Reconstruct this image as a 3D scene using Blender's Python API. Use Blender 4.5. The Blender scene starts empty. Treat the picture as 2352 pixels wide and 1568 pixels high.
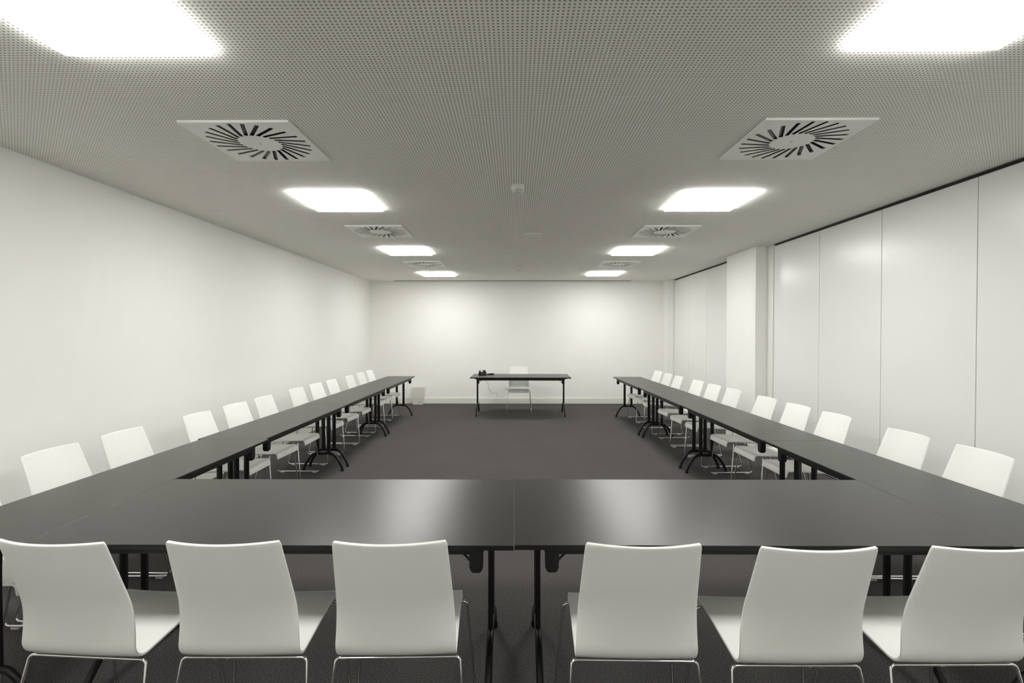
import bpy, bmesh, math, random
from mathutils import Vector, Matrix

random.seed(7)
SC = bpy.context.scene
COL = SC.collection
PI = math.pi

# ------------------------------------------------------------------ room measures (metres)
CAM_H = 1.5336
CEIL = 2.7107
X_LEFT, X_RIGHT = -3.225, 3.50
Y_BACK, Y_FRONT = 11.085, -2.6
T_TOP = 0.74


# ------------------------------------------------------------------ materials
def new_mat(name):
    m = bpy.data.materials.new(name)
    m.use_nodes = True
    nt = m.node_tree
    return m, nt, nt.nodes['Principled BSDF']


def simple_mat(name, col, rough=0.5, metal=0.0, spec=0.5, noise=0.0, scale=40.0, bump=0.0):
    m, nt, b = new_mat(name)
    b.inputs['Roughness'].default_value = rough
    b.inputs['Metallic'].default_value = metal
    b.inputs['Specular IOR Level'].default_value = spec
    b.inputs['Base Color'].default_value = (*col, 1)
    if noise or bump:
        tc = nt.nodes.new('ShaderNodeTexCoord')
        nz = nt.nodes.new('ShaderNodeTexNoise')
        nz.inputs['Scale'].default_value = scale
        nz.inputs['Detail'].default_value = 4
        nt.links.new(tc.outputs['Object'], nz.inputs['Vector'])
        if noise:
            cr = nt.nodes.new('ShaderNodeValToRGB')
            cr.color_ramp.elements[0].position = 0.3
            cr.color_ramp.elements[1].position = 0.7
            cr.color_ramp.elements[0].color = (*[c * (1 - noise) for c in col], 1)
            cr.color_ramp.elements[1].color = (*[min(1, c * (1 + noise)) for c in col], 1)
            nt.links.new(nz.outputs['Fac'], cr.inputs['Fac'])
            nt.links.new(cr.outputs['Color'], b.inputs['Base Color'])
        if bump:
            bp = nt.nodes.new('ShaderNodeBump')
            bp.inputs['Strength'].default_value = bump
            bp.inputs['Distance'].default_value = 0.002
            nt.links.new(nz.outputs['Fac'], bp.inputs['Height'])
            nt.links.new(bp.outputs['Normal'], b.inputs['Normal'])
    return m


M = {}
M['wall'] = simple_mat('wall_paint', (0.89, 0.886, 0.857), 0.7, spec=0.25, noise=0.006, scale=3, bump=0.02)
M['panel'] = simple_mat('partition_laminate', (0.85, 0.853, 0.838), 0.27, spec=0.5, noise=0.005, scale=2)
M['panel_edge'] = simple_mat('partition_edge', (0.36, 0.35, 0.33), 0.45)
M['jamb'] = simple_mat('jamb_paint', (0.77, 0.765, 0.73), 0.5)
M['skirting'] = simple_mat('skirting_paint', (0.78, 0.77, 0.71), 0.45, spec=0.35)
M['track'] = simple_mat('dark_track', (0.022, 0.022, 0.02), 0.5)
M['slot_grey'] = simple_mat('screen_slot_grey', (0.16, 0.155, 0.14), 0.7)
M['shell'] = simple_mat('white_shell_lacquer', (0.83, 0.835, 0.81), 0.38, spec=0.4, noise=0.004, scale=6)
M['chrome'] = simple_mat('chrome', (0.78, 0.78, 0.77), 0.09, metal=1.0)
M['pad'] = simple_mat('grey_plastic_pad', (0.50, 0.50, 0.48), 0.4)
M['black_metal'] = simple_mat('black_powder_coat', (0.005, 0.0049, 0.0044), 0.42, spec=0.33, noise=0.1, scale=200)
M['black_plastic'] = simple_mat('black_plastic', (0.007, 0.007, 0.0062), 0.5, spec=0.3)
M['edge'] = simple_mat('black_table_edge', (0.007, 0.007, 0.006), 0.45, spec=0.3)
M['white_plastic'] = simple_mat('white_plastic', (0.74, 0.73, 0.68), 0.4)
M['vent'] = simple_mat('vent_white_enamel', (0.95, 0.947, 0.92), 0.45)
M['plenum'] = simple_mat('dark_plenum', (0.012, 0.013, 0.012), 0.6)
M['blade'] = simple_mat('vent_blade_black', (0.02, 0.022, 0.02), 0.4)
M['fitting'] = simple_mat('lamp_body_white', (0.85, 0.85, 0.83), 0.4)
M['cable'] = simple_mat('grey_cable', (0.50, 0.49, 0.45), 0.6)
M['paper'] = simple_mat('brown_paper', (0.38, 0.30, 0.22), 0.8, noise=0.2, scale=30)
M['screen'] = simple_mat('phone_display', (0.05, 0.055, 0.055), 0.15)


def mat_emit():
    m, nt, b = new_mat('opal_lamp_glow')
    nt.nodes.remove(b)
    e = nt.nodes.new('ShaderNodeEmission')
    e.inputs['Color'].default_value = (1.0, 0.991, 0.955, 1)
    e.inputs['Strength'].default_value = 15.0
    nt.links.new(e.outputs[0], nt.nodes['Material Output'].inputs['Surface'])
    return m


M['glow'] = mat_emit()


def mat_ceiling():
    """painted board, square perforations on an 18.5 mm grid"""
    m, nt, b = new_mat('perforated_ceiling_board')
    N, L = nt.nodes.new, nt.links.new
    tc = N('ShaderNodeTexCoord')
    sep = N('ShaderNodeSeparateXYZ')
    L(tc.outputs['Object'], sep.inputs[0])

    def math_(op, a, c):
        n = N('ShaderNodeMath'); n.operation = op
        for i, v in enumerate((a, c)):
            if v is None: continue
            if isinstance(v, (int, float)): n.inputs[i].default_value = v
            else: L(v, n.inputs[i])
        return n.outputs[0]

    masks = []
    for ax in ('X', 'Y'):
        f = math_('FRACT', math_('MULTIPLY', sep.outputs[ax], 1 / 0.0185), None)
        d = math_('ABSOLUTE', math_('SUBTRACT', f, 0.5), None)
        masks.append(math_('LESS_THAN', d, 0.225))
    hole = math_('MULTIPLY', masks[0], masks[1])
    mix = N('ShaderNodeMix'); mix.data_type = 'RGBA'
    mix.inputs['A'].default_value = (0.94, 0.93, 0.875, 1)
    mix.inputs['B'].default_value = (0.34, 0.333, 0.297, 1)
    L(hole, mix.inputs['Factor'])
    L(mix.outputs['Result'], b.inputs['Base Color'])
    b.inputs['Roughness'].default_value = 0.75
    b.inputs['Specular IOR Level'].default_value = 0.2
    return m


M['ceiling'] = mat_ceiling()


def mat_carpet():
    m, nt, b = new_mat('dark_loop_carpet')
    N, L = nt.nodes.new, nt.links.new
    tc = N('ShaderNodeTexCoord')
    n1 = N('ShaderNodeTexNoise'); n1.inputs['Scale'].default_value = 205; n1.inputs['Detail'].default_value = 3
    n1.inputs['Roughness'].default_value = 0.7
    n2 = N('ShaderNodeTexNoise'); n2.inputs['Scale'].default_value = 1.6; n2.inputs['Detail'].default_value = 3
    L(tc.outputs['Object'], n1.inputs['Vector']); L(tc.outputs['Object'], n2.inputs['Vector'])
    cr = N('ShaderNodeValToRGB')
    e = cr.color_ramp.elements
    e[0].position, e[0].color = 0.36, (0.026, 0.0242, 0.0236, 1)
    e[1].position, e[1].color = 0.68, (0.185, 0.171, 0.166, 1)
    mid = e.new(0.50); mid.color = (0.076, 0.0708, 0.0690, 1)
    L(n1.outputs['Fac'], cr.inputs['Fac'])
    mp = N('ShaderNodeMapRange')
    mp.inputs['To Min'].default_value, mp.inputs['To Max'].default_value = 0.88, 1.12
    L(n2.outputs['Fac'], mp.inputs['Value'])
    mul = N('ShaderNodeMix'); mul.data_type = 'RGBA'; mul.blend_type = 'MULTIPLY'
    mul.inputs['Factor'].default_value = 1
    L(cr.outputs['Color'], mul.inputs['A']); L(mp.outputs['Result'], mul.inputs['B'])
    L(mul.outputs['Result'], b.inputs['Base Color'])
    b.inputs['Roughness'].default_value = 0.95
    b.inputs['Specular IOR Level'].default_value = 0.05
    bp = N('ShaderNodeBump'); bp.inputs['Strength'].default_value = 0.3; bp.inputs['Distance'].default_value = 0.003
    L(n1.outputs['Fac'], bp.inputs['Height']); L(bp.outputs['Normal'], b.inputs['Normal'])
    return m


M['carpet'] = mat_carpet()


def mat_tabletop():
    """dark satin laminate with a fine straight grain along the table (object X)"""
    m, nt, b = new_mat('dark_wood_laminate')
    N, L = nt.nodes.new, nt.links.new
    tc = N('ShaderNodeTexCoord')
    mp = N('ShaderNodeMapping'); mp.inputs['Scale'].default_value = (3.0, 160.0, 1.0)
    L(tc.outputs['Object'], mp.inputs['Vector'])
    nz = N('ShaderNodeTexNoise'); nz.inputs['Scale'].default_value = 3.0; nz.inputs['Detail'].default_value = 5
    L(mp.outputs['Vector'], nz.inputs['Vector'])
    cr = N('ShaderNodeValToRGB')
    e = cr.color_ramp.elements
    e[0].position, e[0].color = 0.30, (0.010, 0.0093, 0.0074, 1)
    e[1].position, e[1].color = 0.70, (0.017, 0.0159, 0.0130, 1)
    L(nz.outputs['Fac'], cr.inputs['Fac']); L(cr.outputs['Color'], b.inputs['Base Color'])
    rr = N('ShaderNodeMapRange')
    rr.inputs['To Min'].default_value, rr.inputs['To Max'].default_value = 0.29, 0.36
    L(nz.outputs['Fac'], rr.inputs['Value']); L(rr.outputs['Result'], b.inputs['Roughness'])
    b.inputs['Specular IOR Level'].default_value = 0.52
    b.inputs['Specular Tint'].default_value = (1.0, 0.985, 0.93, 1)
    bp = N('ShaderNodeBump'); bp.inputs['Strength'].default_value = 0.06; bp.inputs['Distance'].default_value = 0.0006
    L(nz.outputs['Fac'], bp.inputs['Height']); L(bp.outputs['Normal'], b.inputs['Normal'])
    return m


M['top'] = mat_tabletop()


def mat_mesh():
    """white wire mesh sheet: a fine square grid with open cells"""
    m, nt, b = new_mat('white_wire_mesh')
    N, L = nt.nodes.new, nt.links.new
    tc = N('ShaderNodeTexCoord')
    sep = N('ShaderNodeSeparateXYZ'); L(tc.outputs['Object'], sep.inputs[0])
    outs = []
    add = N('ShaderNodeMath'); add.operation = 'ADD'
    L(sep.outputs['X'], add.inputs[0]); L(sep.outputs['Y'], add.inputs[1])
    for o in (add.outputs[0], sep.outputs['Z']):
        mu = N('ShaderNodeMath'); mu.operation = 'MULTIPLY'; mu.inputs[1].default_value = 1 / 0.006
        L(o, mu.inputs[0])
        fr = N('ShaderNodeMath'); fr.operation = 'FRACT'; L(mu.outputs[0], fr.inputs[0])
        gt = N('ShaderNodeMath'); gt.operation = 'LESS_THAN'; gt.inputs[1].default_value = 0.36
        L(fr.outputs[0], gt.inputs[0]); outs.append(gt.outputs[0])
    mx = N('ShaderNodeMath'); mx.operation = 'MAXIMUM'
    L(outs[0], mx.inputs[0]); L(outs[1], mx.inputs[1])
    b.inputs['Base Color'].default_value = (0.78, 0.775, 0.73, 1)
    b.inputs['Roughness'].default_value = 0.5
    L(mx.outputs[0], b.inputs['Alpha'])
    return m


M['mesh'] = mat_mesh()


# ------------------------------------------------------------------ mesh helpers
class MB:
    def __init__(self):
        self.v, self.f = [], []

    def add(self, vs, fs):
        o = len(self.v)
        self.v += [tuple(p) for p in vs]
        self.f += [tuple(i + o for i in f) for f in fs]
        return self

    def box(self, x0, x1, y0, y1, z0, z1):
        vs = [(x, y, z) for z in (z0, z1) for y in (y0, y1) for x in (x0, x1)]
        return self.add(vs, [(0, 2, 3, 1), (4, 5, 7, 6), (0, 1, 5, 4), (2, 6, 7, 3), (0, 4, 6, 2), (1, 3, 7, 5)])

    def frustum(self, c0, s0, z0, c1, s1, z1, caps=True):
        """four-sided taper: centre and half-sizes at the bottom and at the top"""
        vs = []
        for (cx, cy), (sx, sy), z in ((c0, s0, z0), (c1, s1, z1)):
            vs += [(cx - sx, cy - sy, z), (cx + sx, cy - sy, z), (cx + sx, cy + sy, z), (cx - sx, cy + sy, z)]
        fs = [(0, 1, 5, 4), (1, 2, 6, 5), (2, 3, 7, 6), (3, 0, 4, 7)]
        if caps: fs += [(3, 2, 1, 0), (4, 5, 6, 7)]
        return self.add(vs, fs)

    def tube(self, pts, r, n=10, ry=None, up=Vector((0, 0, 1)), cap=True):
        """sweep an ellipse (r sideways, ry along the bend normal) down a polyline"""
        pts = [Vector(p) for p in pts]
        ry = ry or r
        T = []
        for i in range(len(pts)):
            a = pts[max(i - 1, 0)]; c = pts[min(i + 1, len(pts) - 1)]
            T.append((c - a).normalized())
        t = T[0]
        s = t.cross(up)
        if s.length < 1e-4: s = t.cross(Vector((0, 1, 0)))
        s.normalize()
        vs = []
        for i, p in enumerate(pts):
            if i:
                q = T[i - 1].rotation_difference(T[i]); s = q @ s
                s = (s - T[i] * s.dot(T[i])).normalized()
            w = s.cross(T[i])
            k = 1.0
            if 0 < i < len(pts) - 1:
                d1 = (pts[i] - pts[i - 1]).normalized()
                k = 1 / max(0.5, d1.dot(T[i]))
            for j in range(n):
                a = 2 * PI * j / n
                vs.append(p + s * (math.cos(a) * r) + w * (math.sin(a) * ry))
        fs = []
        for i in range(len(pts) - 1):
            for j in range(n):
                a = i * n + j; c = i * n + (j + 1) % n
                fs.append((a, c, c + n, a + n))
        if cap:
            fs.append(tuple(range(n))[::-1])
            fs.append(tuple(range((len(pts) - 1) * n, len(pts) * n)))
        return self.add(vs, fs)

    def lathe(self, prof, c=(0, 0, 0), n=40):
        vs, fs = [], []
        for r, z in prof:
            for j in range(n):
                a = 2 * PI * j / n
                vs.append((c[0] + r * math.cos(a), c[1] + r * math.sin(a), c[2] + z))
        for i in range(len(prof) - 1):
            for j in range(n):
                a = i * n + j; b = i * n + (j + 1) % n
                fs.append((a, b, b + n, a + n))
        fs.append(tuple(range(n))[::-1]); fs.append(tuple(range((len(prof) - 1) * n, len(prof) * n)))
        return self.add(vs, fs)

    def prism(self, outline, axis, a0, a1):
        """extrude a 2-D outline along axis; for 'y' the outline is (x,z), for 'x' (y,z), for 'z' (x,y)"""
        n = len(outline); vs = []
        for a in (a0, a1):
            for p, q in outline:
                vs.append({'x': (a, p, q), 'y': (p, a, q), 'z': (p, q, a)}[axis])
        fs = [(i, (i + 1) % n, (i + 1) % n + n, i + n) for i in range(n)]
        fs += [tuple(range(n))[::-1], tuple(range(n, 2 * n))]
        return self.add(vs, fs)

    def build(self, name, mat, parent=None, bevel=0.0, seg=2, smooth=True, loc=(0, 0, 0), angle=35):
        me = bpy.data.meshes.new(name)
        me.from_pydata(self.v, [], self.f)
        bm = bmesh.new(); bm.from_mesh(me)
        bmesh.ops.recalc_face_normals(bm, faces=bm.faces)
        if bevel:
            es = [e for e in bm.edges if len(e.link_faces) == 2 and e.calc_face_angle(0) > math.radians(angle)]
            bmesh.ops.bevel(bm, geom=es, offset=bevel, segments=seg, profile=0.5, affect='EDGES', clamp_overlap=True)
        bm.to_mesh(me); bm.free()
        me.materials.append(M[mat] if isinstance(mat, str) else mat)
        if smooth and not (bevel and len(self.v) <= 40):
            me.polygons.foreach_set('use_smooth', [True] * len(me.polygons))
            me.set_sharp_from_angle(angle=math.radians(50))
        o = bpy.data.objects.new(name, me)
        COL.objects.link(o)
        o.location = loc
        if parent: o.parent = parent
        return o


def fillet(pts, radii, n=6):
    """polyline with rounded corners; radii for the inner points"""
    pts = [Vector(p) for p in pts]
    out = [pts[0]]
    for i in range(1, len(pts) - 1):
        p, a, c = pts[i], pts[i - 1], pts[i + 1]
        r = radii[i - 1]
        u, v = (a - p).normalized(), (c - p).normalized()
        ang = u.angle(v)
        d = r / math.tan(ang / 2)
        s, e = p + u * d, p + v * d
        cen = p + (u + v).normalized() * (r / math.sin(ang / 2))
        va, vb = s - cen, e - cen
        tot = va.angle(vb)
        for k in range(n + 1):
            t = k / n
            w = (va * math.sin((1 - t) * tot) + vb * math.sin(t * tot)) / math.sin(tot)
            out.append(cen + w)
    out.append(pts[-1])
    return out


def empty(name, loc=(0, 0, 0), rz=0.0):
    o = bpy.data.objects.new(name, None)
    o.empty_display_size = 0.1
    COL.objects.link(o)
    o.location = loc
    o.rotation_euler = (0, 0, rz)
    return o


def tag(o, label, cat, group=None):
    o['label'] = label; o['category'] = cat
    if group: o['group'] = group
    return o


def struct(o):
    o['kind'] = 'structure'
    return o


def copy_tree(o, parent=None):
    c = o.copy(); COL.objects.link(c)
    c.parent = parent
    for ch in [x for x in bpy.data.objects if x.parent == o]:
        copy_tree(ch, c)
    return c


# ------------------------------------------------------------------ the setting
struct(MB().box(X_LEFT - .1, X_RIGHT + .1, Y_FRONT - .1, Y_BACK + .1, -0.06, 0).build('floor', 'carpet', smooth=False))
struct(MB().box(X_LEFT - .1, X_RIGHT + .1, Y_FRONT - .1, Y_BACK + .1, CEIL, CEIL + .06).build('ceiling', 'ceiling', smooth=False))
struct(MB().box(X_LEFT - .1, X_LEFT, Y_FRONT - .1, Y_BACK + .1, 0, CEIL).build('wall_left', 'wall', smooth=False))
struct(MB().box(X_RIGHT, X_RIGHT + .1, Y_FRONT - .1, Y_BACK + .1, 0, CEIL).build('wall_right', 'wall', smooth=False))
struct(MB().box(X_LEFT, X_RIGHT, Y_BACK, Y_BACK + .1, 0, CEIL).build('wall_back', 'wall', smooth=False))
struct(MB().box(X_LEFT, X_RIGHT, Y_FRONT - .1, Y_FRONT, 0, CEIL).build('wall_front', 'wall', smooth=False))
struct(MB().box(X_LEFT + .014, 3.27, Y_BACK - .014, Y_BACK, 0, .125).build('baseboard_back', 'skirting', bevel=.004))
struct(MB().box(X_LEFT, X_LEFT + .014, Y_FRONT, Y_BACK, 0, .125).build('baseboard_left', 'skirting', bevel=.004))
# pilaster in the back right corner, the square column on the right, their jambs
struct(MB().box(3.27, X_RIGHT, 10.80, Y_BACK, 0, CEIL).build('wall_pilaster', 'wall', bevel=.003))
struct(MB().box(3.218, X_RIGHT, 6.73, 7.65, 0, CEIL).build('wall_column', 'wall', bevel=.003))
struct(MB().box(3.372, X_RIGHT, 6.575, 6.73, 0, CEIL).build('trim_1', 'jamb', bevel=.003))
struct(MB().box(3.398, X_RIGHT, 10.765, 10.80, 0, CEIL).build('trim_2', 'jamb', bevel=.003))
# dark ceiling tracks over the movable panels
for i, (x, y0, y1) in enumerate(((3.385, Y_FRONT, 6.575), (3.418, 7.65, 10.765))):
    mb = MB().box(x + .012, X_RIGHT, y0, y1, CEIL - .03, CEIL)
    mb.box(x - .004, x + .004, y0, y1, CEIL - .010, CEIL)
    struct(mb.build('trim_%d' % (3 + i), 'track', smooth=False))
# slot of the projection screen along the back wall
struct(MB().box(-2.655, 2.535, 10.955, 10.99, CEIL - .008, CEIL).build('trim_5', 'slot_grey', smooth=False))

# movable partition panels
PG = 'movable partition panels on the right'
near_seams = [6.575, 5.604, 4.656, 3.697, 2.742, 1.785, 0.83, -0.125, -1.08, -2.035, Y_FRONT]
near_lab = ['white partition panel next to the near face of the square column',
            'white partition panel second from the near side of the square column',
            'white partition panel third from the near side of the square column',
            'white partition panel cut by the right edge of the picture',
            None, None, None, None, None, None]
far_seams = [10.765, 9.885, 8.975, 8.065, 7.65]
far_lab = ['white partition panel at the far right corner beside the back pilaster',
           'white partition panel second from the back pilaster behind the square column',
           'white partition panel behind the square column, partly hidden by it', None]


def panel(x, ya, yb, label):
    root = empty('partition_panel', (x, (ya + yb) / 2, 0))
    h = abs(ya - yb) / 2
    MB().box(0, .075, -h + .0035, h - .0035, .012, CEIL - .026).build('board', 'panel', root, bevel=.002)
    MB().box(.006, .07, -h, -h + .0035, .012, CEIL - .028).build('edge_profile', 'panel_edge', root, smooth=False)
    MB().box(.006, .07, h - .0035, h, .012, CEIL - .028).build('edge_profile', 'panel_edge', root, smooth=False)
    MB().box(.012, .065, -h + .01, h - .01, 0, .012).build('bottom_seal', 'track', root, smooth=False)
    return tag(root, label, 'partition panel', PG)


for i in range(len(near_seams) - 1):
    panel(3.385, near_seams[i], near_seams[i + 1],
          near_lab[i] or 'white partition panel further along the right wall, %s past the picture edge' %
          ['first', 'second', 'third', 'fourth', 'fifth', 'sixth', 'seventh'][i - 4])
for i in range(len(far_seams) - 1):
    panel(3.418, far_seams[i], far_seams[i + 1],
          far_lab[i] or 'narrow white partition panel hidden directly behind the square column')


# ------------------------------------------------------------------ ceiling lights
def make_light():
    root = empty('ceiling_light')
    w = .3063
    MB().box(-w + .012, w - .012, -w + .012, w - .012, -.004, 0).build('base_plate', 'fitting', root, smooth=False)
    MB().box(-w, w, -w, w, -.022, -.004).build('diffuser', 'glow', root, bevel=.003)
    return root


LG = 'square ceiling lights'
lights = [(-1.885, 1.807, 'square glowing ceiling light cut by the top left of the picture'),
          (1.695, 1.789, 'square glowing ceiling light cut by the top right of the picture'),
          (-1.576, 4.498, 'square ceiling light in the left row, between the two nearest air vents'),
          (1.735, 4.503, 'square ceiling light in the right row, between the two nearest air vents'),
          (-1.546, 7.161, 'square ceiling light in the left row, between second and third air vents'),
          (1.747, 7.185, 'square ceiling light in the right row, between second and third air vents'),
          (-1.537, 9.87, 'square ceiling light in the left row, nearest the back wall'),
          (1.757, 9.85, 'square ceiling light in the right row, nearest the back wall')]
pos = [(-1.5582, 1.7766), (1.6586, 1.7582), (-1.5493, 4.4214), (1.7057, 4.4263), (-1.5192, 7.0392), (1.7171, 7.0626), (-1.5104, 9.7283), (1.7267, 9.6852)]
lights = [(p[0], p[1], l[2]) for p, l in zip(pos, lights)]
lights += [(-1.55, -1.1, 'square ceiling light added to the left row, unseen behind the camera'),  # unseen pair, added as fill for the chair backs facing the camera
           (1.66, -1.1, 'square ceiling light added to the right row, unseen behind the camera')]
proto = make_light()
for i, (x, y, lab) in enumerate(lights):
    o = proto if i == 0 else copy_tree(proto)
    o.location = (x, y, CEIL)
    tag(o, lab, 'ceiling light', LG)


# ------------------------------------------------------------------ swirl air vents
def vent_plate_mesh():
    """square face plate with 24 slanted slots cut right through"""
    cu = bpy.data.curves.new('vent_outline', 'CURVE')
    cu.dimensions = '2D'; cu.fill_mode = 'BOTH'; cu.extrude = .0012

    def poly(pts):
        s = cu.splines.new('POLY'); s.points.add(len(pts) - 1)
        for p, (x, y) in zip(s.points, pts): p.co = (x, y, 0, 1)
        s.use_cyclic_u = True
    h = .3067
    poly([(-h, -h), (h, -h), (h, h), (-h, h)])
    quads = []
    for k in range(24):
        a = 2 * PI * k / 24 + .06
        ri, ln, hw, sk = .122, .180, .0115, math.radians(33)
        p = Vector((ri * math.cos(a), ri * math.sin(a)))
        d = Vector((math.cos(a + sk), math.sin(a + sk)))
        e = Vector((math.cos(a + PI / 2), math.sin(a + PI / 2)))
        e = (e - d * (e.dot(d))).normalized()
        q = [p - e * hw, p + d * ln - e * hw, p + d * ln + e * hw, p + e * hw]
        poly([(v.x, v.y) for v in q]); quads.append((p, d, e, ln, hw))
    ob = bpy.data.objects.new('vent_outline', cu); COL.objects.link(ob)
    dg = bpy.context.evaluated_depsgraph_get()
    me = bpy.data.meshes.new_from_object(ob.evaluated_get(dg))
    bpy.data.objects.remove(ob); bpy.data.curves.remove(cu)
    return me, quads


def make_vent():
    root = empty('air_vent')
    me, quads = vent_plate_mesh()
    me.name = 'face_plate'
    me.materials.clear(); me.materials.append(M['vent'])
    fp = bpy.data.objects.new('face_plate', me); COL.objects.link(fp)
    fp.parent = root; fp.location = (0, 0, -.0115)
    h = .3067
    rim = MB()
    for a in range(4):
        c, s = math.cos(a * PI / 2), math.sin(a * PI / 2)
        pts = [(-h, h), (h, h), (h - .004, h - .004), (-h + .004, h - .004)]
        rim.prism([(x * c - y * s, x * s + y * c) for x, y in pts], 'z', -.0105, 0)
    rim.build('rim', 'vent', root, smooth=False)
    MB().lathe([(.29, -.0010), (.29, 0)], n=48).build('plenum_opening', 'plenum', root, smooth=False)
    for p, d, e, ln, hw in quads:
        mb = MB()
        a0 = p - e * hw * .95; a1 = p + d * ln - e * hw * .95
        b0 = p + e * hw * .2; b1 = p + d * ln + e * hw * .2
        mb.add([(a0.x, a0.y, -.0095), (a1.x, a1.y, -.0095), (b1.x, b1.y, -.002), (b0.x, b0.y, -.002),
                (a0.x, a0.y, -.0085), (a1.x, a1.y, -.0085), (b1.x, b1.y, -.0012), (b0.x, b0.y, -.0012)],
               [(0, 1, 2, 3), (7, 6, 5, 4), (0, 4, 5, 1), (1, 5, 6, 2), (2, 6, 7, 3), (3, 7, 4, 0)])
        mb.build('blade', 'blade', root, smooth=False)
    MB().lathe([(.006, -.0142), (.008, -.0128)], n=16).build('centre_screw', 'pad', root)
    return root


VG = 'square swirl air vents'
vents = [(-1.5545, 3.067, 'white square swirl air vent in the left row, nearest the camera'),
         (1.672, 3.056, 'white square swirl air vent in the right row, nearest the camera'),
         (-1.533, 5.709, 'white square swirl air vent in the left row, second from the camera'),
         (1.705, 5.734, 'white square swirl air vent in the right row, second from the camera'),
         (-1.505, 8.339, 'white square swirl air vent in the left row, farthest from the camera'),
         (1.72, 8.366, 'white square swirl air vent in the right row, farthest from the camera')]
proto = make_vent()
for i, (x, y, lab) in enumerate(vents):
    o = proto if i == 0 else copy_tree(proto)
    o.location = (x, y, CEIL)
    tag(o, lab, 'air vent', VG)


# ------------------------------------------------------------------ smoke detectors, small ceiling fitting
def make_detector():
    root = empty('smoke_detector')
    MB().lathe([(.050, 0), (.0515, -.006), (.0515, -.034), (.047, -.041), (.036, -.041)]).build('base', 'white_plastic', root)
    MB().lathe([(.036, -.040), (.036, -.050), (.020, -.0501)]).build('sensing_slots', 'blade', root)
    mb = MB()
    for k in range(20):
        a = 2 * PI * k / 20
        c, s = math.cos(a), math.sin(a)
        r0, r1, w = .035, .040, .0034
        mb.prism([(r0 * c - w * s, r0 * s + w * c), (r1 * c - w * s, r1 * s + w * c),
                  (r1 * c + w * s, r1 * s - w * c), (r0 * c + w * s, r0 * s - w * c)], 'z', -.051, -.040)
    mb.build('grille', 'white_plastic', root, smooth=False)
    MB().lathe([(.0405, -.050), (.041, -.053), (.036, -.060), (.018, -.063), (.004, -.0635)]).build('cap', 'white_plastic', root)
    return root


proto = make_detector()
for i, (x, y, lab) in enumerate([(.022, 3.973, 'white round smoke detector nearest the camera, on the middle of the ceiling'),
                                 (.05, 8.80, 'small white smoke detector far off, near the back wall')]):
    o = proto if i == 0 else copy_tree(proto)
    o.location = (x, y, CEIL)
    tag(o, lab, 'smoke detector', 'smoke detectors')

t = empty('ceiling_fitting', (.214, 5.84, CEIL))
MB().prism([(-.1, -.016), (-.04, -.0195), (.04, -.0195), (.1, -.016), (.1, -.002), (-.1, -.002)], 'y', -.022, .022).build('cover', 'white_plastic', t, bevel=.002)
MB().box(-.094, .094, -.018, .018, -.002, 0).build('mounting_plate', 'pad', t, smooth=False)
tag(t, 'flat narrow white fitting on the ceiling between the two smoke detectors', 'ceiling fitting')


# ------------------------------------------------------------------ tables
def smooth_path(pts, n=5):
    """Catmull-Rom through the points"""
    P = [Vector(p) for p in pts]
    P = [P[0] * 2 - P[1]] + P + [P[-1] * 2 - P[-2]]
    out = []
    for i in range(1, len(P) - 2):
        for k in range(n):
            t = k / n
            a, b, c, d = P[i - 1], P[i], P[i + 1], P[i + 2]
            out.append(0.5 * ((2 * b) + (c - a) * t + (2 * a - 5 * b + 4 * c - d) * t * t + (3 * b - a - 3 * c + d) * t ** 3))
    out.append(P[-2])
    return out


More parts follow.
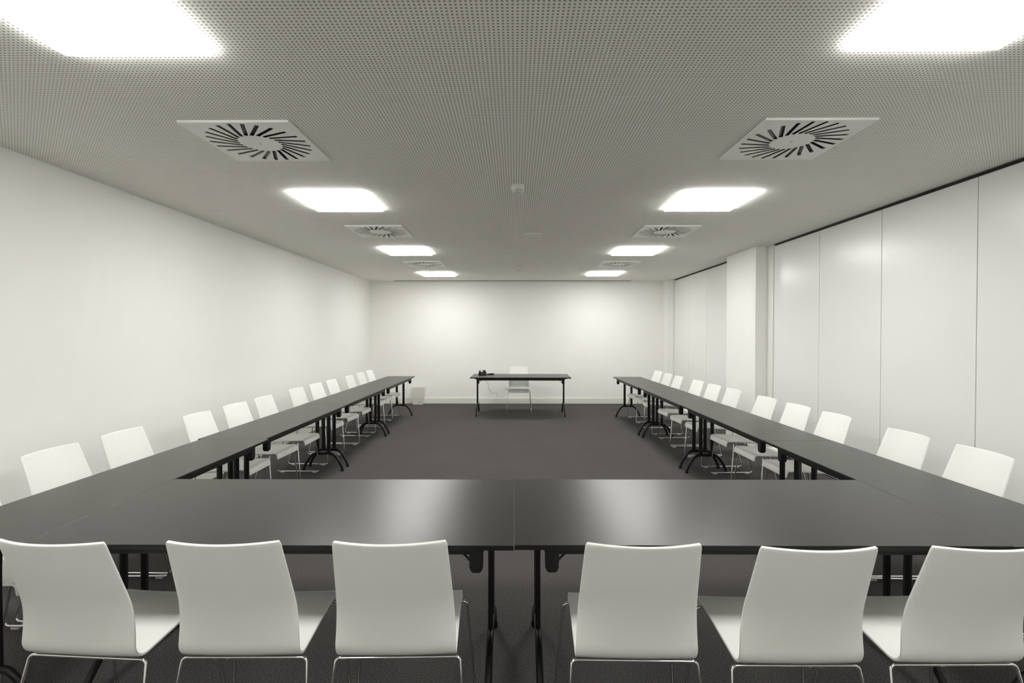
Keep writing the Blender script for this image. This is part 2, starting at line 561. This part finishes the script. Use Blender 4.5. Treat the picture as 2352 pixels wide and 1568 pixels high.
def make_table(L, D, foot, name='folding_table'):
    """long side on local X; the side with the tilt housings is local -Y"""
    root = empty(name)
    hl, hd = L / 2, D / 2
    MB().box(-hl, hl, -hd, hd, T_TOP - .003, T_TOP).build('tabletop', 'top', root, bevel=.0018, seg=1)
    MB().box(-hl, hl, -hd, hd, T_TOP - .019, T_TOP - .003).build('edge_band', 'edge', root, bevel=.0008, seg=1)
    ins = .055 if D < .7 else .075
    for s in (-1, 1):
        y = s * (hd - ins)
        MB().box(-hl + .16, hl - .16, y - .016, y + .016, T_TOP - .061, T_TOP - .019).build('apron_rail', 'black_metal', root, bevel=.003)
    for s in (-1, 1):
        xl = s * (hl - (.095 if D < .7 else .105))
        # cast bracket joining the two uprights under the top
        MB().box(xl - .03, xl + .03, -hd + ins + .02, hd - ins - .02, T_TOP - .036, T_TOP - .019).build('support_arm', 'black_metal', root, bevel=.003)
        for q in (-1, 1):
            y = q * .063
            pts = [(xl - s * .012, y, T_TOP - .03), (xl - s * .010, y, T_TOP - .075), (xl, y, T_TOP - .13), (xl, y, .21)]
            MB().tube(smooth_path(pts, 4), .012, 14, ry=.0212, up=Vector((0, 1, 0))).build('upright', 'black_metal', root)
        # arched foot tube
        f = foot / 2
        if f < .25:
            half = [(0, .200), (.075, .200), (.110, .190), (.145, .158), (.178, .112), (.204, .060), (f - .0015, .030), (f, .012)]
        else:
            half = [(0, .200), (.100, .200), (.150, .188), (.200, .155), (.250, .108), (.290, .058), (f - .003, .030), (f, .012)]
        full = [(xl, -y, z) for y, z in half[:0:-1]] + [(xl, y, z) for y, z in half]
        MB().tube(smooth_path(full, 6), .0155, 14).build('arched_foot', 'black_metal', root)
        ft = [o for o in bpy.data.objects if o.parent == root and o.name.startswith('arched_foot')][-1]
        for q in (-1, 1):
            MB().lathe([(.017, 0), (.0185, .003), (.0185, .022), (.0165, .028)], (xl, q * f, 0), 16).build('glide', 'black_plastic', ft)
        # tilt housing hanging under the edge
        xk = s * (hl - .145)
        yk = -(hd - .058)
        mb = MB()
        prof = [(-.036, -.019), (.036, -.019), (.034, -.034), (.027, -.044), (.026, -.105), (.020, -.118), (.012, -.123),
                (-.012, -.123), (-.020, -.118), (-.026, -.105), (-.027, -.044), (-.034, -.034)]
        mb.prism([(xk + a, T_TOP + b) for a, b in prof], 'y', yk - .021, yk + .021)
        kb = mb.build('tilt_housing', 'black_plastic', root, bevel=.005)
        rb = MB()
        for k in range(7):
            rb.box(xk - .0135 + k * .0042, xk - .0115 + k * .0042, yk - .014, yk + .014, T_TOP - .1255, T_TOP - .1225)
        rb.build('grip_ribs', 'black_plastic', kb, smooth=False)
        yb = yk + .030
        br = [(xk - s * .022, yb - .016, T_TOP - .094), (xk - s * .043, yb, T_TOP - .079), (xk - s * .064, yb, T_TOP - .061)]
        MB().tube(smooth_path(br, 4), .0045, 10).build('brace', 'black_metal', root)
    return root


side_l = make_table(1.906, .51, .432)
side_r = make_table(1.878, .51, .432)
wide_l = make_table(1.867, .858, .62)
R90 = PI / 2
LT = 'narrow tables of the left row'
RT = 'narrow tables of the right row'
side_words = ['first from the camera', 'second from the camera', 'third from the camera', 'farthest from the camera']
for i in range(4):
    y = 1.872 + 1.908 * (i + .5)
    o = copy_tree(side_l) if i else side_l
    # inner (room) side carries the housings: local -Y must face +X
    o.location = ([-2.1285, -2.156, -2.163, -2.166][i], y, 0)
    o.rotation_euler = (0, 0, R90)
    tag(o, 'narrow dark folding table in the left row, ' + side_words[i], 'table', LT)
for i in range(4):
    y = 1.872 + 1.880 * (i + .5)
    o = copy_tree(side_r) if i else side_r
    o.location = ([2.1215, 2.117, 2.110, 2.097][i], y, 0)
    o.rotation_euler = (0, 0, -R90)
    tag(o, 'narrow dark folding table in the right row, ' + side_words[i], 'table', RT)

FY = (1.872 + 2.731) / 2
FT = 'wide tables joined across the front'
wide_l.location = (-.9385, FY - .002, 0)
tag(wide_l, 'wide dark table across the front, left of the centre seam', 'table', FT)
o = copy_tree(wide_l)
o.location = (.9315, FY + .004, 0)
tag(o, 'wide dark table across the front, right of the centre seam', 'table', FT)
desk = copy_tree(wide_l)
desk.name = 'presenter_desk'
desk.location = (.104, 9.632, 0)
desk.rotation_euler = (0, 0, -.012)
desk['label'] = 'dark folding desk standing alone in front of the back wall'
desk['category'] = 'desk'
if 'group' in desk: del desk['group']


# ------------------------------------------------------------------ chairs
def shell_profile():
    pts = [(0, .440, .399), (0, .426, .4560), (0, .25, .4500), (0, .004, .4330), (0, -.010, .585), (0, -.113, .8745)]
    path = fillet(pts, [.031, .6, .056, .75], 12)
    # resample evenly
    seg = [0]
    for a, b in zip(path, path[1:]): seg.append(seg[-1] + (b - a).length)
    tot = seg[-1]
    n = 72
    out = []
    for k in range(n + 1):
        s = tot * k / n
        i = max(j for j in range(len(seg)) if seg[j] <= s + 1e-9)
        i = min(i, len(path) - 2)
        t = (s - seg[i]) / (seg[i + 1] - seg[i])
        out.append(path[i].lerp(path[i + 1], t))
    return out, tot


def shell_meshes():
    prof, tot = shell_profile()
    n = len(prof) - 1
    nx = 18
    th = .0105
    tan = []
    for i in range(n + 1):
        a, b = prof[max(0, i - 1)], prof[min(n, i + 1)]
        tan.append((b - a).normalized())
    # width along the shell, and how far its edges curl towards the sitter
    def half_w(i):
        p = prof[i]
        s = i / n
        if p.z > .48:
            t = min(1, (p.z - .48) / .39)
            w = .2035 - .0225 * t
        else:
            t = min(1, max(0, p.y / .42))
            w = .2035 - .012 * t
        d = min(i, n - i) * tot / n
        r = .0035
        if d < r: w -= r - math.sqrt(max(0, r * r - (r - d) ** 2))
        return w

    def curl(i):
        p = prof[i]
        t = min(1, max(0, (p.z - .37) / .28))
        return .034 * t * t * (3 - 2 * t)

    split = max(i for i in range(n + 1) if prof[i].z < .545)
    top, bot = [], []
    for i in range(n + 1):
        w = half_w(i); c = curl(i)
        nrm = Vector((0, -tan[i].z, tan[i].y))          # towards the sitter
        if nrm.y < 0 and prof[i].z > .5: nrm = -nrm
        if prof[i].z <= .5 and nrm.z < 0: nrm = -nrm
        rt, rb = [], []
        for j in range(nx + 1):
            u = -1 + 2 * j / nx
            base = prof[i] + Vector((u * w, c * u * u, 0))
            dip = -.0035 * (1 - u * u) * (1 if prof[i].z < .47 and .05 < prof[i].y < .40 else 0)
            base = base + Vector((0, 0, dip))
            side = Vector((-2 * c * u / w if w else 0, 0, 0))
            nn = (nrm + Vector((-2 * c * u / w, 0, 0)) * 1.0).normalized()
            rt.append(base); rb.append(base - nn * th)
        top.append(rt); bot.append(rb)
    return top, bot, split, n, nx


def shell_part(top, bot, i0, i1, nx, cap0, cap1):
    mb = MB()
    m = i1 - i0
    vs = []
    for i in range(i0, i1 + 1): vs += top[i]
    for i in range(i0, i1 + 1): vs += bot[i]
    W = nx + 1; O = (m + 1) * W
    fs = []
    for i in range(m):
        for j in range(nx):
            a = i * W + j
            fs.append((a, a + 1, a + 1 + W, a + W))
            fs.append((O + a, O + a + W, O + a + W + 1, O + a + 1))
        a = i * W
        fs.append((a, a + W, O + a + W, O + a))
        a = i * W + nx
        fs.append((a, O + a, O + a + W, a + W))
    if cap0:
        for j in range(nx): fs.append((j, O + j, O + j + 1, j + 1))
    if cap1:
        k = m * W
        for j in range(nx): fs.append((k + j, k + j + 1, O + k + j + 1, O + k + j))
    return mb.add(vs, fs)


def make_chair():
    """faces local +Y; heel of the seat shell at y = 0"""
    root = empty('side_chair')
    top, bot, sp, n, nx = shell_meshes()
    shell_part(top, bot, 0, sp, nx, True, False).build('seat', 'shell', root, bevel=.0028, seg=2, angle=50)
    shell_part(top, bot, sp, n, nx, False, True).build('backrest', 'shell', root, bevel=.0028, seg=2, angle=50)
    r = .0058
    zt_r, zt_f = .4165, .4325
    yr, yf = .040, .372
    zr = .0155
    xb = .247
    fr, rr = [], []
    # whole side loops are one bent rod: crossbars, legs and runners meet end to end
    for s in (-1, 1):
        rear_top = Vector((s * .214, yr, zt_r)); rear_bot = Vector((s * xb, -.062, zr))
        front_top = Vector((s * .214, yf, zt_f)); front_bot = Vector((s * xb, .418, zr))
        rl = fillet([(s * .17, yr, zt_r), rear_top, rear_bot, rear_bot + Vector((0, .05, 0))], [.018, .022], 6)
        MB().tube(rl, r, 10).build('leg', 'chrome', root)
        fl = fillet([(s * .17, yf, zt_f), front_top, front_bot, front_bot - Vector((0, .05, 0))], [.018, .022], 6)
        MB().tube(fl, r, 10).build('leg', 'chrome', root)
        run = MB().tube([(s * xb, -.012, zr), (s * xb, .368, zr)], r, 10).build('runner', 'chrome', root)
        for y in (.0, .356):
            MB().box(s * xb - .0075, s * xb + .0075, y - .022, y + .022, 0, .0125).build('foot_pad', 'pad', run, bevel=.002)
    MB().tube([(-.17, yr, zt_r), (.17, yr, zt_r)], r, 10).build('crossbar', 'chrome', root)
    MB().tube([(-.17, yf, zt_f), (.17, yf, zt_f)], r, 10).build('crossbar', 'chrome', root)
    # two straps under the seat carry the shell, with small fixing blocks
    for s in (-1, 1):
        st = MB().tube([(s * .12, yr, zt_r), (s * .12, yf, zt_f)], .0045, 8).build('seat_strap', 'chrome', root)
        for y, z in ((.075, .4185), (.335, .4312)):
            MB().box(s * .12 - .012, s * .12 + .012, y - .012, y + .012, z - .004, z + .008).build('fixing_block', 'pad', st, bevel=.002)
    return root


chair0 = make_chair()
chair_used = False


def place_chair(mx, my, face, label, group):
    """(mx, my): middle of the two top corners of the backrest; face: heading of the sitter in degrees"""
    global chair_used
    o = copy_tree(chair0) if chair_used else chair0
    chair_used = True
    a = math.radians(face) - PI / 2
    off = Matrix.Rotation(a, 3, 'Z') @ Vector((0, -.079, 0))
    o.location = (mx - off.x, my - off.y, 0)
    o.rotation_euler = (0, 0, a)
    tag(o, label, 'chair', group)
    return o


FG = 'chairs along the front tables'
front = [(-1.488, 1.592, 86.4, 'white chair seen from behind, leftmost of the front row'),
         (-.935, 1.594, 90.6, 'white chair seen from behind, second from left in the front row'),
         (-.402, 1.598, 91.5, 'white chair seen from behind, just left of the centre table seam'),
         (.407, 1.585, 89.2, 'white chair seen from behind, just right of the centre table seam'),
         (.947, 1.562, 90.2, 'white chair seen from behind, second from right in the front row'),
         (1.484, 1.570, 90.6, 'white chair seen from behind, rightmost of the front row')]
for c in front: place_chair(c[0], c[1], c[2], c[3], FG)

ords = ['first', 'second', 'third', 'fourth', 'fifth', 'sixth', 'seventh', 'eighth', 'ninth', 'tenth', 'eleventh', 'last']
LGp = 'chairs along the left wall'
left = [(-2.675, 2.322, 1), (-2.667, 2.858, 1), (-2.680, 3.398, 0), (-2.652, 4.154, 0), (-2.661, 4.735, -3), (-2.661, 5.276, 0),
        (-2.675, 6.092, -2), (-2.672, 6.680, -3), (-2.660, 7.224, -1), (-2.655, 7.975, 0), (-2.672, 8.612, -1), (-2.665, 9.132, -1)]
for i, (x, y, a) in enumerate(left):
    if i == 0: lab = 'white chair by the left wall, cut off by the left edge of the picture'
    elif i == 11: lab = 'white chair by the left wall, last of its row at the back wall'
    else: lab = 'white chair in the row along the left wall, %s from the camera' % ords[i]
    place_chair(x, y, a, lab, LGp)
RGp = 'chairs along the right partition'
right = [(2.665, 2.285, 180), (2.655, 2.849, 178), (2.645, 3.383, 180), (2.658, 4.152, 181), (2.645, 4.684, 182.5), (2.640, 5.259, 182),
         (2.622, 6.012, 182), (2.608, 6.560, 183), (2.604, 7.128, 183), (2.578, 7.892, 180.5), (2.578, 8.425, 182), (2.575, 8.998, 185)]
for i, (x, y, a) in enumerate(right):
    if i == 0: lab = 'white chair by the right partition, hidden past the right edge of the picture'
    elif i == 11: lab = 'white chair by the right partition, last of its row at the back wall'
    else: lab = 'white chair along the right partition, %s from the right picture edge' % ords[i - 1]
    place_chair(x, y, a, lab, RGp)
place_chair(.076, 10.235, 270.4, 'single white chair behind the presenter desk at the back wall', None)


# ------------------------------------------------------------------ waste bin, paper, phone, remote, cable, wall socket
bx, by = -2.124, 10.925 + .078
binr = empty('waste_bin', (-2.128, 10.968, 0))
b0, t0_, bh = (.104, .062), (.138, .088), .372
MB().frustum((0, 0), b0, .006, (0, 0), t0_, bh - .008, caps=False).build('mesh_wall', 'mesh', binr, smooth=False)
MB().box(-b0[0] - .001, b0[0] + .001, -b0[1] - .001, b0[1] + .001, 0, .007).build('base', 'white_plastic', binr, bevel=.002)
rim = MB()
for a, (hx, hy) in enumerate((t0_, (t0_[1], t0_[0]), t0_, (t0_[1], t0_[0]))):
    c, s = round(math.cos(a * PI / 2)), round(math.sin(a * PI / 2))
    pts = [(-hx - .006, hy + .006), (hx + .006, hy + .006), (hx - .008, hy - .008), (-hx + .008, hy - .008)]
    rim.prism([(x * c - y * s, x * s + y * c) for x, y in pts], 'z', bh - .012, bh)
rim.build('rim', 'white_plastic', binr, bevel=.002)
tag(binr, 'small white wire mesh waste bin on the carpet against the back wall', 'waste bin')
mb = MB()
pv = []
for i in range(7):
    for j in range(5):
        pv.append((-.085 + .170 * i / 6, -.045 + .09 * j / 4, .012 + .030 * random.random() + (.012 if i > 3 else 0)))
pf = [(i * 5 + j, (i + 1) * 5 + j, (i + 1) * 5 + j + 1, i * 5 + j + 1) for i in range(6) for j in range(4)]
lo = [(x, y, .0075) for x, y, z in pv]
no = len(pv)
pf2 = [(a + no, d + no, c + no, b + no) for a, b, c, d in pf]
ring = [i * 5 for i in range(7)] + [30 + j for j in range(1, 5)] + [i * 5 + 4 for i in range(5, -1, -1)] + [j for j in range(3, 0, -1)]
pf3 = [(ring[k], ring[(k + 1) % len(ring)], ring[(k + 1) % len(ring)] + no, ring[k] + no) for k in range(len(ring))]
pp = MB().add(pv + lo, pf + pf2 + pf3).build('waste_paper', 'paper', None, smooth=False, loc=(-2.128, 10.968, 0))
tag(pp, 'crumpled brown paper lying in the bottom of the white waste bin', 'paper')

ph = empty('desk_phone', (-.638, 9.80, T_TOP), .06)
MB().prism([(-.085, 0), (.085, 0), (.085, .034), (.060, .058), (-.085, .022)], 'x', -.078, .078).build('body', 'black_plastic', ph, bevel=.005)
hs = [(-.062, -.085, .052), (-.062, -.060, .066), (-.060, 0, .070), (-.062, .055, .078), (-.062, .085, .070)]
hs = [(-.052, y, z - .002) for x, y, z in hs]
MB().tube(smooth_path(hs, 5), .019, 12, ry=.013).build('handset', 'black_plastic', ph)
dp = MB().prism([(.030, .040), (.052, .056), (.056, .092), (.040, .092)], 'x', .004, .060).build('display_head', 'black_plastic', ph, bevel=.004)
MB().box(.016, .028, .0352, .0372, .074, .084).build('indicator_lamp', 'pad', dp, smooth=False)
kp = MB()
for r_ in range(4):
    for c_ in range(3):
        y = -.066 + r_ * .022; x = .010 + c_ * .020
        z = .022 + .036 * (y + .085) / .145
        kp.box(x - .007, x + .007, y - .007, y + .007, z - .002, z + .003)
kp.build('keypad', 'screen', ph, smooth=False)
tag(ph, 'black desk telephone with raised top at the left end of the desk', 'telephone')
rc = empty('remote_control', (-.488, 9.86, T_TOP), .18)
MB().prism([(-.070, .010), (-.058, .004), (.05, 0), (.070, .006), (.070, .024), (.040, .028), (-.070, .020)], 'y', -.024, .024).build('body', 'black_plastic', rc, bevel=.004)
bt = MB()
for k in range(4): bt.box(-.045 + k * .024, -.033 + k * .024, -.012, .012, .020 + .0012 * k, .0265 + .0005 * k)
bt.build('buttons', 'screen', rc, smooth=False)
tag(rc, 'flat black remote control lying on the desk right of the telephone', 'remote control')


def at(px, py, Y):
    """room point seen at a pixel of the photograph, at depth Y"""
    f, yaw, pit = 1150.15, .0062, .0141
    a = (px - 1176) / f; b = -(py - 784) / f
    d = math.cos(pit) + math.sin(pit) * b; up = -math.sin(pit) + math.cos(pit) * b
    X = math.cos(yaw) * a - math.sin(yaw) * d; Yd = math.sin(yaw) * a + math.cos(yaw) * d
    t = Y / Yd
    return Vector((X * t, Y, CAM_H + up * t))


cz = [(1109.5, 872.0), (1113, 873.6), (1118, 876.7), (1118.8, 879.5), (1122, 882), (1121.3, 892), (1125, 894.5), (1130, 903.1), (1135, 902.3),
      (1140.5, 902), (1141.4, 911), (1145.5, 908.3), (1152.4, 912.1), (1160, 908), (1165, 905.5), (1171, 903.5), (1173, 899), (1170, 895), (1165, 890)]
pts = [at(px, py, 9.70 + (11.06 - 9.70) * (k / (len(cz) - 1)) ** .8) for k, (px, py) in enumerate(cz)]
cb = MB().tube(smooth_path(pts, 4), .0033, 8).build('phone_cable', 'cable')
tag(cb, 'thin grey cable hanging in kinks from the desk to the wall', 'cable')
so = empty('wall_socket', (pts[-1].x, Y_BACK, pts[-1].z))
MB().box(-.041, .041, -.010, 0, -.041, .041).build('face_plate', 'fitting', so, bevel=.003)
MB().box(-.012, .012, -.026, -.010, -.012, .012).build('plug', 'fitting', so, bevel=.002)
tag(so, 'white wall socket low on the back wall behind the single chair', 'socket')

# ------------------------------------------------------------------ camera, world, view
cam = bpy.data.cameras.new('camera')
cam.sensor_fit = 'HORIZONTAL'; cam.sensor_width = 36
cam.lens = 36 * 1150.15 / 2352
cam.clip_start = .05
co = bpy.data.objects.new('camera', cam); COL.objects.link(co)
co.location = (0, 0, CAM_H)
co.rotation_euler = (PI / 2 - .0141, 0, .0062)
SC.camera = co

w = bpy.data.worlds.new('world'); SC.world = w
w.use_nodes = True
w.node_tree.nodes['Background'].inputs['Color'].default_value = (0, 0, 0, 1)
w.node_tree.nodes['Background'].inputs['Strength'].default_value = 0

SC.view_settings.view_transform = 'Standard'
SC.view_settings.look = 'None'
SC.view_settings.gamma = 1
SC.view_settings.use_curve_mapping = False
SC.view_settings.exposure = 0.93
SC.cycles.max_bounces = 14
SC.cycles.diffuse_bounces = 8
SC.cycles.glossy_bounces = 6
SC.cycles.transparent_max_bounces = 16
SC.cycles.use_denoising = True
SC.cycles.caustics_reflective = False
SC.cycles.sample_clamp_indirect = 6
